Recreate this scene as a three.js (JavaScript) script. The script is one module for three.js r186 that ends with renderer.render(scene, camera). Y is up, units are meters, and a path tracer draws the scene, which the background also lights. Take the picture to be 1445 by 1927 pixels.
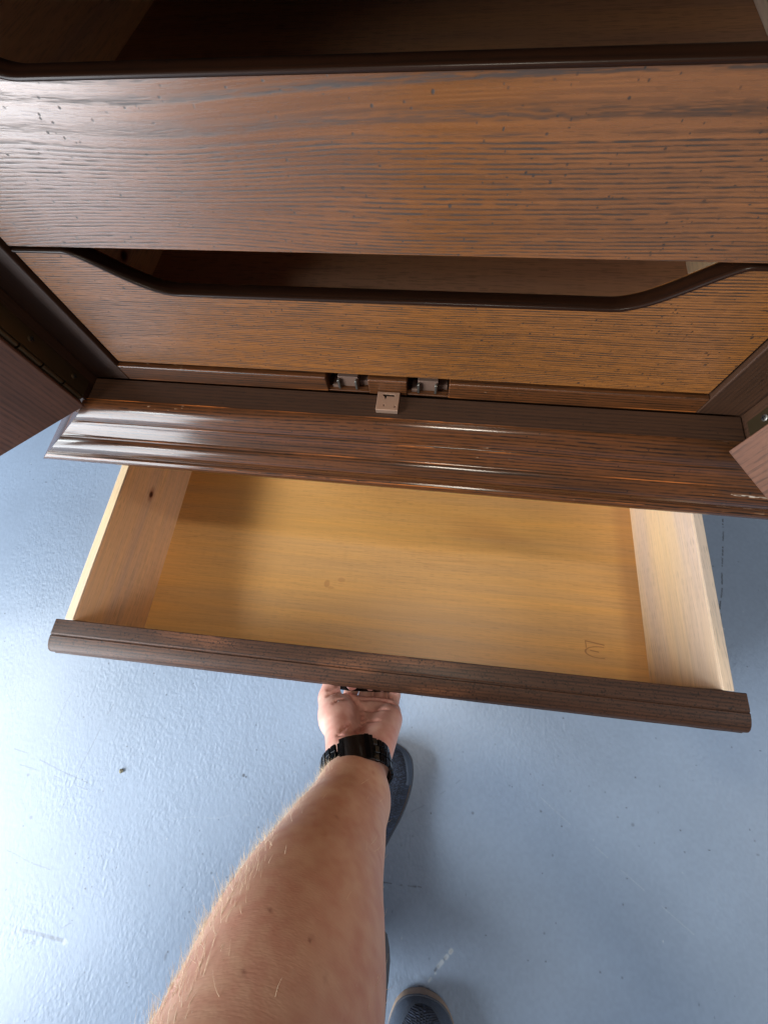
import * as THREE from 'three';
import { mergeGeometries } from 'three/addons/utils/BufferGeometryUtils.js';
import { RoundedBoxGeometry } from 'three/addons/geometries/RoundedBoxGeometry.js';
import { RectAreaLightUniformsLib } from 'three/addons/lights/RectAreaLightUniformsLib.js';

// ---------------------------------------------------------------- camera, light, exposure
const scene = new THREE.Scene();
const V = (x, y, z) => new THREE.Vector3(x, y, z);
const camera = new THREE.PerspectiveCamera(102.82, 767 / 1024, 0.01, 60);
camera.position.set(0.0487, 0.7583, 0.2623);
camera.rotation.order = 'YXZ';
camera.rotation.set(-1.1942, 0.2964, -0.1855);
camera.updateMatrixWorld(true);
scene.add(camera);
scene.background = new THREE.Color().setRGB(0.13, 0.14, 0.155);      // what little the far room gives back
const renderer = new THREE.WebGLRenderer({ antialias: true });
renderer.toneMapping = THREE.LinearToneMapping;
renderer.toneMappingExposure = 1.14;
renderer.shadowMap.enabled = true;
RectAreaLightUniformsLib.init();

const LAMPS = [
  { name: 'roof_light', at: [-2.7, 2.4, 1.3], to: [0, 0.1, 0.3], w: 2.2, h: 0.6, color: [0.9, 0.97, 1.0], power: 27, label: 'long cool white roof light high beside the cabinet' },
  { name: 'added_glare_panel', at: [-1.5, 0.75, 1.15], to: [-0.15, 0.75, 0.0], w: 1.0, h: 1.46, color: [0.9, 0.95, 1.0], power: 12, label: 'tall cool white light panel added near the cabinet for glare, in place of a bright doorway' },  // added glowing panel, set close to throw glare on the drawer fronts
  { name: 'ceiling_lamp', at: [0.2, 2.75, 0.24], to: [0.2, 0, 0.24], w: 0.42, h: 0.14, color: [1.0, 0.9, 0.74], power: 66, label: 'small warm ceiling lamp straight above the open drawer' },
  { name: 'side_window_light', at: [3.0, 1.7, 0.9], to: [0, 0.2, 0.2], w: 0.9, h: 1.3, color: [0.95, 0.97, 1.0], power: 7.5, label: 'narrow white window light on the far side of the room' },
];

// ---------------------------------------------------------------- helpers
function rng(seed) { let a = seed >>> 0; return () => { a = (a + 0x6d2b79f5) | 0; let t = Math.imul(a ^ (a >>> 15), 1 | a); t = (t + Math.imul(t ^ (t >>> 7), 61 | t)) ^ t; return ((t ^ (t >>> 14)) >>> 0) / 4294967296; }; }
const HT = new Float32Array(65536); { const r = rng(77); for (let i = 0; i < 65536; i++) HT[i] = r(); }
function vn(x, y) {
  const xi = Math.floor(x), yi = Math.floor(y); let fx = x - xi, fy = y - yi;
  fx = fx * fx * (3 - 2 * fx); fy = fy * fy * (3 - 2 * fy);
  const h = (a, b) => HT[(Math.imul(a, 374761393) ^ Math.imul(b, 668265263) ^ (Math.imul(a, 1274126177) >>> 13)) & 65535];
  const a = h(xi, yi), b = h(xi + 1, yi), c = h(xi, yi + 1), d = h(xi + 1, yi + 1);
  return a + (b - a) * fx + (c - a) * fy + (a - b - c + d) * fx * fy;
}
const fbm = (x, y, o = 3) => { let s = 0, a = 0.5, t = 0; for (let i = 0; i < o; i++) { s += a * vn(x, y); t += a; x = x * 2.03 + 17.1; y = y * 2.03 + 9.7; a *= 0.5; } return s / t; };
const sst = (a, b, x) => { const t = Math.min(1, Math.max(0, (x - a) / (b - a))); return t * t * (3 - 2 * t); };
const mix = (a, b, t) => a + (b - a) * t;
function tex(w, h, fn, srgb, wrap = THREE.MirroredRepeatWrapping) {
  const d = new Uint8Array(w * h * 4), o = [0, 0, 0];
  for (let y = 0; y < h; y++) for (let x = 0; x < w; x++) { fn((x + 0.5) / w, (y + 0.5) / h, o, x, y); const k = (y * w + x) * 4; d[k] = Math.max(0, Math.min(255, o[0])); d[k + 1] = Math.max(0, Math.min(255, o[1])); d[k + 2] = Math.max(0, Math.min(255, o[2])); d[k + 3] = 255; }
  const t = new THREE.DataTexture(d, w, h); t.magFilter = THREE.LinearFilter; t.minFilter = THREE.LinearMipmapLinearFilter; t.generateMipmaps = true; t.wrapS = t.wrapT = wrap;
  if (srgb) t.colorSpace = THREE.SRGBColorSpace; t.needsUpdate = true; return t;
}
const inMetres = (t, w, h, ou = 0, ov = 0) => { const c = t.clone(); c.repeat.set(1 / w, 1 / h); c.offset.set(ou, ov); c.needsUpdate = true; return c; };
const used = {};
function numbered(n) { const k = used[n] = (used[n] ?? -1) + 1; return k ? n + '_' + String(k).padStart(3, '0') : n; }
function tag(o, label, category, kind) { if (label) o.userData.label = label; if (category) o.userData.category = category; if (kind) o.userData.kind = kind; return o; }
function mesh(name, geo, mat, parent, label) {
  const m = new THREE.Mesh(Array.isArray(geo) ? merge(geo) : geo, mat); m.name = numbered(name); m.castShadow = m.receiveShadow = true; parent.add(m); if (label) m.userData.label = label; return m;
}
function merge(list) { return mergeGeometries(list.map((g) => { const c = g.index ? g.toNonIndexed() : g; for (const k of Object.keys(c.attributes)) if (!['position', 'normal', 'uv'].includes(k)) c.deleteAttribute(k); return c; })); }
// a box between two corners with uv in metres; dir says along which axis the grain runs
function box(x0, y0, z0, x1, y1, z1, r = 0.0012, dir = 'x', ou = 0, ov = 0) {
  const w = x1 - x0, h = y1 - y0, d = z1 - z0, g = new RoundedBoxGeometry(w, h, d, 2, Math.min(r, w * 0.45, h * 0.45, d * 0.45));
  g.translate((x0 + x1) / 2, (y0 + y1) / 2, (z0 + z1) / 2);
  const p = g.attributes.position, n = g.attributes.normal, uv = g.attributes.uv;
  for (let i = 0; i < p.count; i++) {
    const X = p.getX(i), Y = p.getY(i), Z = p.getZ(i), ax = Math.abs(n.getX(i)), ay = Math.abs(n.getY(i)), az = Math.abs(n.getZ(i));
    let u, v;
    if (dir === 'x') { u = ax > ay && ax > az ? Z : X; v = ay > az ? Z : Y; if (ax > ay && ax > az) v = Y; }
    else if (dir === 'y') { u = Y; v = ax > az ? Z : X; if (ay > ax && ay > az) { u = Z; v = X; } }
    else { u = Z; v = ax > ay ? Y : X; if (az > ax && az > ay) { u = X; v = Y; } }
    uv.setXY(i, u + ou, v + ov);
  }
  return g;
}
// polygon strips: rows of equal length arrays of Vector3, smooth normals; uv(i, j) optional
function grid(rows, uvf, close = false) {
  const R = rows.length, C = rows[0].length, pos = [], uv = [], idx = [];
  for (let i = 0; i < R; i++) for (let j = 0; j < C; j++) { const p = rows[i][j]; pos.push(p.x, p.y, p.z); const t = uvf ? uvf(i, j, p) : [j / (C - 1), i / (R - 1)]; uv.push(t[0], t[1]); }
  for (let i = 0; i < R - 1; i++) for (let j = 0; j < C - 1; j++) { const a = i * C + j, b = a + 1, c = a + C, d = c + 1; idx.push(a, c, b, b, c, d); }
  const g = new THREE.BufferGeometry(); g.setAttribute('position', new THREE.Float32BufferAttribute(pos, 3)); g.setAttribute('uv', new THREE.Float32BufferAttribute(uv, 2)); g.setIndex(idx); g.computeVertexNormals();
  if (close) { const n = g.attributes.normal; for (let i = 0; i < R; i++) { const a = i * C, b = a + C - 1, v = V(n.getX(a) + n.getX(b), n.getY(a) + n.getY(b), n.getZ(a) + n.getZ(b)).normalize(); n.setXYZ(a, v.x, v.y, v.z); n.setXYZ(b, v.x, v.y, v.z); } }
  return g;
}

// ---------------------------------------------------------------- wood
// oak(u, v): u along the grain, v across, both in metres; returns [how dark the pores are, tone]
function oakAt(u, v, cfg) {
  const w = v + cfg.sway * (fbm(u * 2.3 + cfg.s, v * 7 + cfg.s, 3) - 0.5) + 0.0014 * (vn(u * 7 + 3, v * 45 + cfg.s) - 0.5) + 0.00035 * (vn(u * 50, v * 200) - 0.5);
  const q = cfg.ring(w), f = q - Math.floor(q);
  const strong = 0.35 + 0.65 * vn(Math.floor(q) * 3.7 + cfg.s, u * 2.2 + Math.floor(q) * 1.3);
  const early = sst(0, 0.16, f) * (1 - sst(0.26, 0.66, f)) * strong;
  const pores = sst(0.34, 0.66, 0.65 * vn(u / 0.009 + cfg.s * 5, w / 0.00045) + 0.35 * vn(u / 0.03 + cfg.s * 3, w / 0.0011));
  const fine = sst(0.6, 0.82, vn(u / 0.007 + 40, w / 0.00042));
  const fibre = vn(u / 0.06 + 9, w / 0.0009) - 0.5;
  return [Math.min(1, early * (0.22 + 0.9 * pores) + 0.34 * fine * (0.4 + early)), fibre * 0.5 + (fbm(u * 5 + 2, v * 30 + cfg.s, 3) - 0.5) * 0.9];
}
function flecks(n, W, H, seed, w, h, rMax) {
  const m = new Float32Array(w * h), r = rng(seed);
  for (let i = 0; i < n; i++) {
    const cx = r() * w, cy = r() * h, big = r() < 0.08 ? 1.7 : 1, rx = (0.0003 + r() * rMax) * big / W * w, ry = (0.0003 + r() * rMax * 0.9) * big / H * h, s = 0.35 + 0.65 * r();
    for (let y = Math.max(0, Math.floor(cy - ry - 1)); y <= Math.min(h - 1, cy + ry + 1); y++) for (let x = Math.max(0, Math.floor(cx - rx - 1)); x <= Math.min(w - 1, cx + rx + 1); x++) {
      const d = Math.hypot((x + 0.5 - cx) / rx, (y + 0.5 - cy) / ry); m[y * w + x] = Math.max(m[y * w + x], s * (1 - sst(0.55, 1.1, d)));
    }
  }
  return m;
}
function oakTex(w, h, W, H, cfg) {
  const fl = flecks(cfg.flecks, W, H, cfg.s * 31 + 5, w, h, 0.0007), bd = new Uint8Array(w * h * 4), rd = new Uint8Array(w * h * 4);
  const map = tex(w, h, (a, b, o, x, y) => {
    const [d0, t] = oakAt(a * W, b * H, cfg), k = y * w + x, d = Math.min(1, d0 * cfg.contrast), f = fl[k], hz = cfg.tone ? cfg.tone(a * W, b * H) : 0, l = 1 + t * 0.3 + hz;
    for (let c = 0; c < 3; c++) o[c] = mix(mix(cfg.base[c] * l, cfg.dark[c], d), cfg.dark[c] * 0.6, f * 0.85);
    if (cfg.glintOrChip) { const q = cfg.glintOrChip(a * W, b * H); if (q > 0) { o[0] = mix(o[0], 226, q); o[1] = mix(o[1], 212, q); o[2] = mix(o[2], 196, q); } }
    const g = 190 - 120 * d - 90 * f + t * 20; bd[k * 4] = bd[k * 4 + 1] = bd[k * 4 + 2] = Math.max(0, Math.min(255, g)); bd[k * 4 + 3] = 255; rd[k * 4] = rd[k * 4 + 1] = rd[k * 4 + 2] = Math.min(255, 95 + 20 * t + 150 * Math.max(d, f)); rd[k * 4 + 3] = 255;
  }, true);
  const bump = new THREE.DataTexture(bd, w, h); bump.magFilter = THREE.LinearFilter; bump.minFilter = THREE.LinearMipmapLinearFilter; bump.generateMipmaps = true; bump.wrapS = bump.wrapT = THREE.MirroredRepeatWrapping; bump.needsUpdate = true;
  const rough = new THREE.DataTexture(rd, w, h); rough.magFilter = THREE.LinearFilter; rough.minFilter = THREE.LinearMipmapLinearFilter; rough.generateMipmaps = true; rough.wrapS = rough.wrapT = THREE.MirroredRepeatWrapping; rough.needsUpdate = true;
  return { rough: inMetres(rough, W, H, cfg.ou ?? 0, cfg.ov ?? 0), map: inMetres(map, W, H, cfg.ou ?? 0, cfg.ov ?? 0), bump: inMetres(bump, W, H, cfg.ou ?? 0, cfg.ov ?? 0) };
}
function woodMat(t, o = {}) { return new THREE.MeshPhysicalMaterial({ map: t.map, bumpMap: t.bump, bumpScale: 0.00012, roughness: 0.36, clearcoat: 0.5, clearcoatRoughness: 0.26, ...o }); }
const OAK = [124, 77, 39], OAKD = [36, 26, 20];
// broad cathedral bands high on the upper front, tight straight grain lower down
const texUpper = oakTex(2048, 512, 0.62, 0.155, { s: 3, sway: 0.03, contrast: 0.82, base: OAK, dark: OAKD, flecks: 640, ring: (w) => w < 0.066 ? w / 0.0024 : 27.5 + (w - 0.066) / (0.0024 + 0.0065 * Math.min(1, (w - 0.066) / 0.02)), ou: 0.5, ov: -0.555 / 0.155 });
const texLower = oakTex(2048, 512, 0.62, 0.155, { s: 8, sway: 0.02, contrast: 0.95, base: [136, 85, 40], dark: OAKD, flecks: 1000, ring: (w) => w / 0.0023, ou: 0.5, ov: -0.425 / 0.155 });
const texMould = oakTex(2048, 256, 0.92, 0.115, { s: 12, sway: 0.008, contrast: 0.95, base: [92, 52, 23], dark: [25, 16, 10], flecks: 300, glintOrChip: (u, v) => (u < 0.8 || u > 0.9 ? 0 : sst(0.42, 0.7, vn(u * 260, v * 2600)) * Math.max(1 - Math.min(1, Math.abs(v - 0.0585 - 0.02 * (u - 0.8)) / 0.0016), 0.9 - Math.min(0.9, Math.abs(v - 0.0815) / 0.001)) * (1 - sst(0.83, 0.89, u))) + 0.5 * sst(0.93, 0.98, vn(u * 130, v * 900)) * sst(0.7, 0.85, vn(u * 9 + 4, v * 30)), tone: (u, v) => { let e = 0; for (const [c, w] of [[0.0003, 0.0011], [0.0304, 0.0008], [0.0498, 0.0008], [0.088, 0.0008]]) e = Math.max(e, 1 - Math.min(1, Math.abs(v - c) / w)); return 1.3 * e * sst(0.35, 0.75, fbm(u * 22 + v * 300, v * 90, 3)) - 0.25 * sst(0.55, 0.8, fbm(u * 5, v * 40, 2)); }, ring: (w) => w / 0.0036, ou: 0.5 });  // white right-end streaks are painted reflection glints; the scattered flecks are chips
const texDark = oakTex(1024, 256, 0.5, 0.125, { s: 15, sway: 0.006, contrast: 0.6, base: [66, 43, 29], dark: [32, 22, 18], flecks: 160, ring: (w) => w / 0.004, ou: 0.5 });
const texCap = oakTex(2048, 128, 0.92, 0.0575, { s: 19, sway: 0.004, contrast: 0.8, base: [72, 46, 31], dark: [30, 20, 16], flecks: 5200, tone: (u, v) => 0.5 * sst(0.45, 0.75, fbm(u * 9 + 2, v * 60, 3)) * (1 - sst(0.1, 0.4, Math.abs(u - 0.36))), ring: (w) => w / 0.0042, ou: 0.5 });
const texDoor = oakTex(1024, 512, 0.6, 0.3, { s: 23, sway: 0.01, contrast: 0.62, base: [108, 74, 58], dark: [60, 42, 35], flecks: 150, ring: (w) => w / 0.0052, ou: 0.1 });
// pale drawer woods
function paleTex(w, h, W, H, cfg) {
  const map = tex(w, h, (a, b, o) => {
    const u = a * W, v = b * H, wv = v + cfg.sway * (fbm(u * 2 + cfg.s, v * 5, 3) - 0.5);
    const streak = vn(u / 0.09 + cfg.s, wv / 0.0016) - 0.5, fine = sst(0.62, 0.86, vn(u / 0.012, wv / 0.00055)) * (0.3 + 0.7 * vn(u * 8, v * 20 + cfg.s)), bands = fbm(u * 3 + cfg.s, wv / cfg.band, 3) - 0.5;
    let l = 1 + (cfg.streak ?? 0.06) * streak + cfg.bandAmp * bands - cfg.fine * fine; let st = 0; if (cfg.extra) { const e = cfg.extra(u, v); l *= 1 - e; st = e; }
    o[0] = cfg.base[0] * l; o[1] = cfg.base[1] * (l - 0.35 * st) * (1 - 0.05 * bands); o[2] = cfg.base[2] * (l - 0.5 * st) * (1 - 0.28 * bands);
  }, true);
  return { map: inMetres(map, W, H, cfg.ou ?? 0, cfg.ov ?? 0) };
}
const ell = (u, v, cx, cy, rx, ry, k = 0.6) => 1 - sst(k, 1, Math.hypot((u - cx) / rx, (v - cy) / ry));
function seg(u, v, x0, y0, x1, y1, w) { const dx = x1 - x0, dy = y1 - y0, t = Math.max(0, Math.min(1, ((u - x0) * dx + (v - y0) * dy) / (dx * dx + dy * dy))); return 1 - sst(w * 0.5, w, Math.hypot(u - x0 - t * dx, v - y0 - t * dy)); }
const texBottom = paleTex(2048, 1024, 0.86, 0.43, { s: 31, sway: 0.012, band: 0.018, bandAmp: 0.14, fine: 0.08, base: [215, 161, 94], ou: 0.5, ov: 0.3,
  extra: (u0, v0) => { const u = u0 - 0.43, v = v0 - 0.129;                        // u = x, v = z on the drawer floor
    const ring = Math.abs(Math.hypot((u - 0.345) / 0.022, (v - 0.206) / 0.0085) - 1);
    let e = 0.07 * ell(u, v, -0.083, 0.128, 0.008, 0.005) + 0.09 * ell(u, v, -0.108, 0.137, 0.006, 0.008) + 0.06 * ell(u, v, -0.1, 0.143, 0.007, 0.003);
    if (u < 0.352) e = Math.max(e, 0.2 * (1 - sst(0.03, 0.09, ring)));
    e = Math.max(e, 0.22 * seg(u, v, 0.324, 0.19, 0.352, 0.194, 0.0011), 0.2 * seg(u, v, 0.324, 0.19, 0.3245, 0.2, 0.001), 0.2 * seg(u, v, 0.331, 0.204, 0.343, 0.2055, 0.0011));
    return e + 0.08 * sst(0.375, 0.4, u) + 0.06 * sst(0.5, 0.78, fbm(u * 6 + 3, v * 40, 3)) * ell(u, v, 0.16, 0.05, 0.3, 0.11, 0.1); } });
const texSide = paleTex(1024, 512, 0.34, 0.17, { s: 44, sway: 0.03, band: 0.03, bandAmp: 0.16, fine: 0.1, base: [234, 206, 174], ou: 0.1, ov: -0.03 / 0.17 });
const texSideShaded = paleTex(1024, 512, 0.34, 0.17, { s: 51, sway: 0.03, band: 0.022, bandAmp: 0.16, fine: 0.12, base: [234, 192, 152], ou: 0.1, ov: -0.03 / 0.17,  // copy of the side wood with shade put into its base colour
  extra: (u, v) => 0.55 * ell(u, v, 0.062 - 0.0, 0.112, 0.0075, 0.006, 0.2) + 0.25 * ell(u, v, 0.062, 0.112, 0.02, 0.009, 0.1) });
const texInner = paleTex(512, 512, 0.6, 0.5, { s: 60, sway: 0.02, band: 0.03, bandAmp: 0.3, fine: 0.2, base: [186, 136, 100], ou: 0.5 });

const face = { roughness: 0.72, clearcoat: 0, ior: 1.8, bumpScale: 0.00014 }; // pores are matt, the varnish between them is not
const mUpper = woodMat(texUpper, { ...face, roughnessMap: texUpper.rough }), mLower = woodMat(texLower, { ...face, ior: 1.56, roughnessMap: texLower.rough });
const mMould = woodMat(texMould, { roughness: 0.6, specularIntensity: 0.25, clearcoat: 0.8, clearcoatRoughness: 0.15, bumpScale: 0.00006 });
const mDark = woodMat(texDark, { roughness: 0.5, specularIntensity: 0.6, clearcoat: 0.12, clearcoatRoughness: 0.3 });
const mLip = woodMat(texDark, { roughness: 0.48, specularIntensity: 0.35, clearcoat: 0.25, clearcoatRoughness: 0.2, color: 0x9c8266 });
const mCap = woodMat(texCap, { roughness: 0.52, specularIntensity: 0.45, clearcoat: 0.1, clearcoatRoughness: 0.28 });
const mDoor = woodMat(texDoor, { roughness: 0.5, clearcoat: 0.12, clearcoatRoughness: 0.4 });
const mBottom = new THREE.MeshPhysicalMaterial({ map: texBottom.map, roughness: 0.42, clearcoat: 0.25, clearcoatRoughness: 0.35 });
const mSide = new THREE.MeshStandardMaterial({ map: texSide.map, roughness: 0.55 });
const mSideShaded = new THREE.MeshStandardMaterial({ map: texSideShaded.map, roughness: 0.5 });
const mInner = new THREE.MeshStandardMaterial({ map: texInner.map, roughness: 0.6 });
const mBronze = new THREE.MeshStandardMaterial({ color: 0x5a4c36, metalness: 0.85, roughness: 0.42 });
const mSteel = new THREE.MeshStandardMaterial({ color: 0x9a9890, metalness: 0.9, roughness: 0.3 });
const mPlastic = new THREE.MeshStandardMaterial({ color: 0x6a5448, roughness: 0.35 });
const mHole = new THREE.MeshStandardMaterial({ color: 0x0c0a09, roughness: 0.8 });
const mCopper = new THREE.MeshStandardMaterial({ color: 0xa88a76, metalness: 0.55, roughness: 0.42 });
const mBlackMetal = new THREE.MeshStandardMaterial({ color: 0x121214, metalness: 0.7, roughness: 0.2 });

// ---------------------------------------------------------------- floor
{
  const S = 2.4, X0 = -1.3, Z0 = -0.6, N = 2048, r = rng(5), m = new Float32Array(N * N), lite = new Float32Array(N * N);
  const stamp = (arr, x, z, rx, rz, s) => { const cx = (x - X0) / S * N, cy = (z - Z0) / S * N, a = rx / S * N, b = rz / S * N; for (let j = Math.floor(cy - b - 1); j <= cy + b + 1; j++) for (let i = Math.floor(cx - a - 1); i <= cx + a + 1; i++) { if (i < 0 || j < 0 || i >= N || j >= N) continue; const d = Math.hypot((i + 0.5 - cx) / Math.max(a, 0.7), (j + 0.5 - cy) / Math.max(b, 0.7)); arr[j * N + i] = Math.max(arr[j * N + i], s * (1 - sst(0.5, 1.15, d))); } };
  const line = (arr, x0, z0, x1, z1, w, s, gap = 0, wob = 0.002) => { const L = Math.hypot(x1 - x0, z1 - z0), n = Math.ceil(L / 0.0009); for (let k = 0; k <= n; k++) { const t = k / n; if (gap && vn(t * L / gap, x0 * 100) < 0.5) continue; const q = (vn(t * L * 30, z0 * 70) - 0.5) * wob * 2; stamp(arr, mix(x0, x1, t) + q, mix(z0, z1, t) + q, w, w, s * (0.6 + 0.4 * vn(t * L * 200, 3))); } };
  for (let i = 0; i < 1600; i++) { const b = r() < 0.05; stamp(m, X0 + r() * S, Z0 + r() * S, (0.0007 + r() * 0.0011) * (b ? 1.9 : 1), (0.0007 + r() * 0.0011) * (b ? 1.7 : 1), 0.2 + 0.55 * r()); }
  for (let i = 0; i < 260; i++) stamp(lite, X0 + r() * S, Z0 + r() * S, 0.0008 + r() * 0.001, 0.0008 + r() * 0.001, 0.25 + 0.5 * r());
  for (let i = 0; i < 46; i++) { const x = X0 + r() * S, z = Z0 + r() * S, a = r() * 6.3, L = 0.03 + r() * 0.16; line(r() < 0.5 ? m : lite, x, z, x + Math.cos(a) * L, z + Math.sin(a) * L, 0.0007, 0.1 + 0.16 * r(), 0.01); }
  line(m, -0.62, 0.47, -0.47, 0.5, 0.0009, 0.35, 0.02); line(m, -0.6, 0.49, -0.43, 0.515, 0.0009, 0.3, 0.02); line(m, -0.47, 0.38, -0.5, 0.55, 0.0008, 0.35, 0.03); line(m, -0.55, 0.33, -0.56, 0.46, 0.0008, 0.25, 0.03); line(m, -0.62, 0.6, -0.48, 0.62, 0.0008, 0.3, 0.02);
  line(m, 0.596, -0.07, 0.562, 0.1, 0.0014, 0.8, 0.0025, 0.003); line(m, 0.562, 0.1, 0.56, 0.2, 0.0012, 0.4, 0.008, 0.006);
  line(m, 0.03, 0.558, 0.1, 0.554, 0.001, 0.6, 0.004, 0.0005);
  line(lite, 0.136, 0.616, 0.118, 0.642, 0.003, 0.9, 0.003); line(m, 0.137, 0.615, 0.116, 0.644, 0.0016, 0.55, 0.004); line(lite, 0.116, 0.645, 0.1, 0.662, 0.0016, 0.6, 0.006); line(lite, 0.26, 0.42, 0.46, 0.55, 0.0008, 0.3, 0.02);
  line(m, -0.4955, 0.6945, -0.428, 0.6965, 0.0028, 0.36, 0, 0.001); stamp(lite, -0.4245, 0.697, 0.0045, 0.0045, 0.7); stamp(m, -0.268, 0.689, 0.0022, 0.0055, 0.35); stamp(m, -0.545, 0.56, 0.0025, 0.003, 0.4);
  const blot = (x, z) => fbm(x * 3.1 + 7, z * 3.1, 4) - 0.5;
  const map = tex(N, N, (a, b, o, px, py) => {
    const x = X0 + a * S, z = Z0 + b * S, k = py * N + px, bl = blot(x, z), f = vn(x * 260, z * 260) - 0.5, l = 1 + 0.22 * bl + 0.035 * f, d = m[k], w = lite[k];
    o[0] = mix(mix(136 * l, 58, d), 206, w * 0.7); o[1] = mix(mix(153 * l, 64, d), 210, w * 0.7); o[2] = mix(mix(175 * l, 72, d), 208, w * 0.7);
  }, true);
  const bumpF = (a, b) => { const x = a * 0.6, z = b * 0.6, e = 0.7 * fbm(x / 0.0036, z / 0.0044, 2) + 0.35 * fbm(x / 0.02 + 5, z / 0.02, 2); return e * (0.45 + 1.1 * sst(0.35, 0.7, fbm(x * 6 + 1, z * 6, 2))); };
  const bump = tex(1024, 1024, (a, b, o) => { o[0] = o[1] = o[2] = 215 * bumpF(a, b); }, false);
  const g = new THREE.PlaneGeometry(14, 14); g.rotateX(-Math.PI / 2);
  const uv = g.attributes.uv, p = g.attributes.position; for (let i = 0; i < p.count; i++) uv.setXY(i, p.getX(i), p.getZ(i));
  const mp = map; mp.repeat.set(1 / S, 1 / S); mp.offset.set(-X0 / S, -Z0 / S);
  bump.repeat.set(1 / 0.6, 1 / 0.6);
  const floor = mesh('floor', g, new THREE.MeshPhysicalMaterial({ map: mp, bumpMap: bump, bumpScale: 0.00048, roughness: 0.42, clearcoat: 0.22, clearcoatRoughness: 0.22 }), scene);
  tag(floor, 'blue grey painted concrete floor with scuffs and specks', null, 'structure');
}

// ---------------------------------------------------------------- cabinet
const cab = new THREE.Group(); cab.name = 'cabinet'; scene.add(cab);
tag(cab, 'dark oak wardrobe cabinet with open doors and its bottom drawer pulled out', 'cabinet');
const AE = 0.334, SO = 0.37, LEDGE = 0.4077, RT = 0.4291, ZD = -0.004;

// front of a drawer with a scooped upper edge
const scoopLine = (y0, yTop, e) => { // points of the upper edge from left to right, y0 = floor of the scoop
  const h = yTop - y0, pts = [];
  for (let i = 0; i <= 220; i++) { const x = -0.2905 + 0.581 * i / 220, q = x < 0 ? (x + 0.248 + e) / 0.075 : (0.24 + e - x) / 0.072, t = q <= 0 ? 1 : q >= 1 ? 0 : 1 - sst(0, 1, Math.pow(q, 0.78)); pts.push([x, y0 + t * h]); }
  return pts;
};
function frontDrawer(yb, y0, yTop, mat, label, e) {
  const line = scoopLine(y0, yTop, e), sh = new THREE.Shape(); sh.moveTo(-0.2905, yb); sh.lineTo(0.2905, yb);
  for (let i = line.length - 1; i >= 0; i--) sh.lineTo(line[i][0], line[i][1] - 0.0022);
  const g = new THREE.ExtrudeGeometry(sh, { depth: 0.0118, bevelEnabled: true, bevelThickness: 0.0012, bevelSize: 0.0006, bevelSegments: 2, curveSegments: 4 }); g.translate(0, 0, ZD - 0.013);
  const d = mesh('drawer', g, mat, cab, label);
  // rounded dark lip swept along the scoop: a bead at the front edge, then a flat top
  const prof = [[0.0, -0.0028], [0.0007, -0.0025], [0.001, -0.0017], [0.0008, -0.0008], [-0.0002, -0.0003], [-0.003, 0.0], [-0.0105, -0.0001], [-0.0132, -0.0008], [-0.0142, -0.0024], [-0.0145, -0.006]];
  const rows = line.map(([x, y], i) => { const a = line[Math.max(0, i - 1)], b = line[Math.min(line.length - 1, i + 1)], t = V(b[0] - a[0], b[1] - a[1], 0).normalize(); return prof.map(([z, n]) => V(x - t.y * n, y + t.x * n, ZD + 0.0006 + z)); });
  let acc = 0; mesh('lip', grid(rows, (i, j) => { if (j === 0 && i) acc += Math.hypot(line[i][0] - line[i - 1][0], line[i][1] - line[i - 1][1]); return [acc, j * 0.003]; }), mLip, d);
  const bx = 0.2835, z1 = ZD - 0.0185, z0 = -0.43;
  mesh('side_panel', box(-bx - 0.006, yb + 0.006, z0, -bx, yTop - 0.014, z1, 0.001, 'z'), mSideShaded, d);
  mesh('side_panel', box(bx, yb + 0.006, z0, bx + 0.006, yTop - 0.014, z1, 0.001, 'z'), mSide, d);
  mesh('bottom_panel', box(-bx, yb + 0.006, z0, bx, yb + 0.012, z1, 0.001), mInner, d);
  mesh('back_panel', box(-bx, yb + 0.0125, z0, bx, yTop - 0.016, z0 + 0.01, 0.001), mInner, d);
}
frontDrawer(0.5588, 0.6545, 0.692, mUpper, 'upper oak drawer with broad dark grain above the gap', 0.013);
frontDrawer(0.4325, 0.5208, 0.5566, mLower, 'lower oak drawer with a scooped hand opening', 0);

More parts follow.
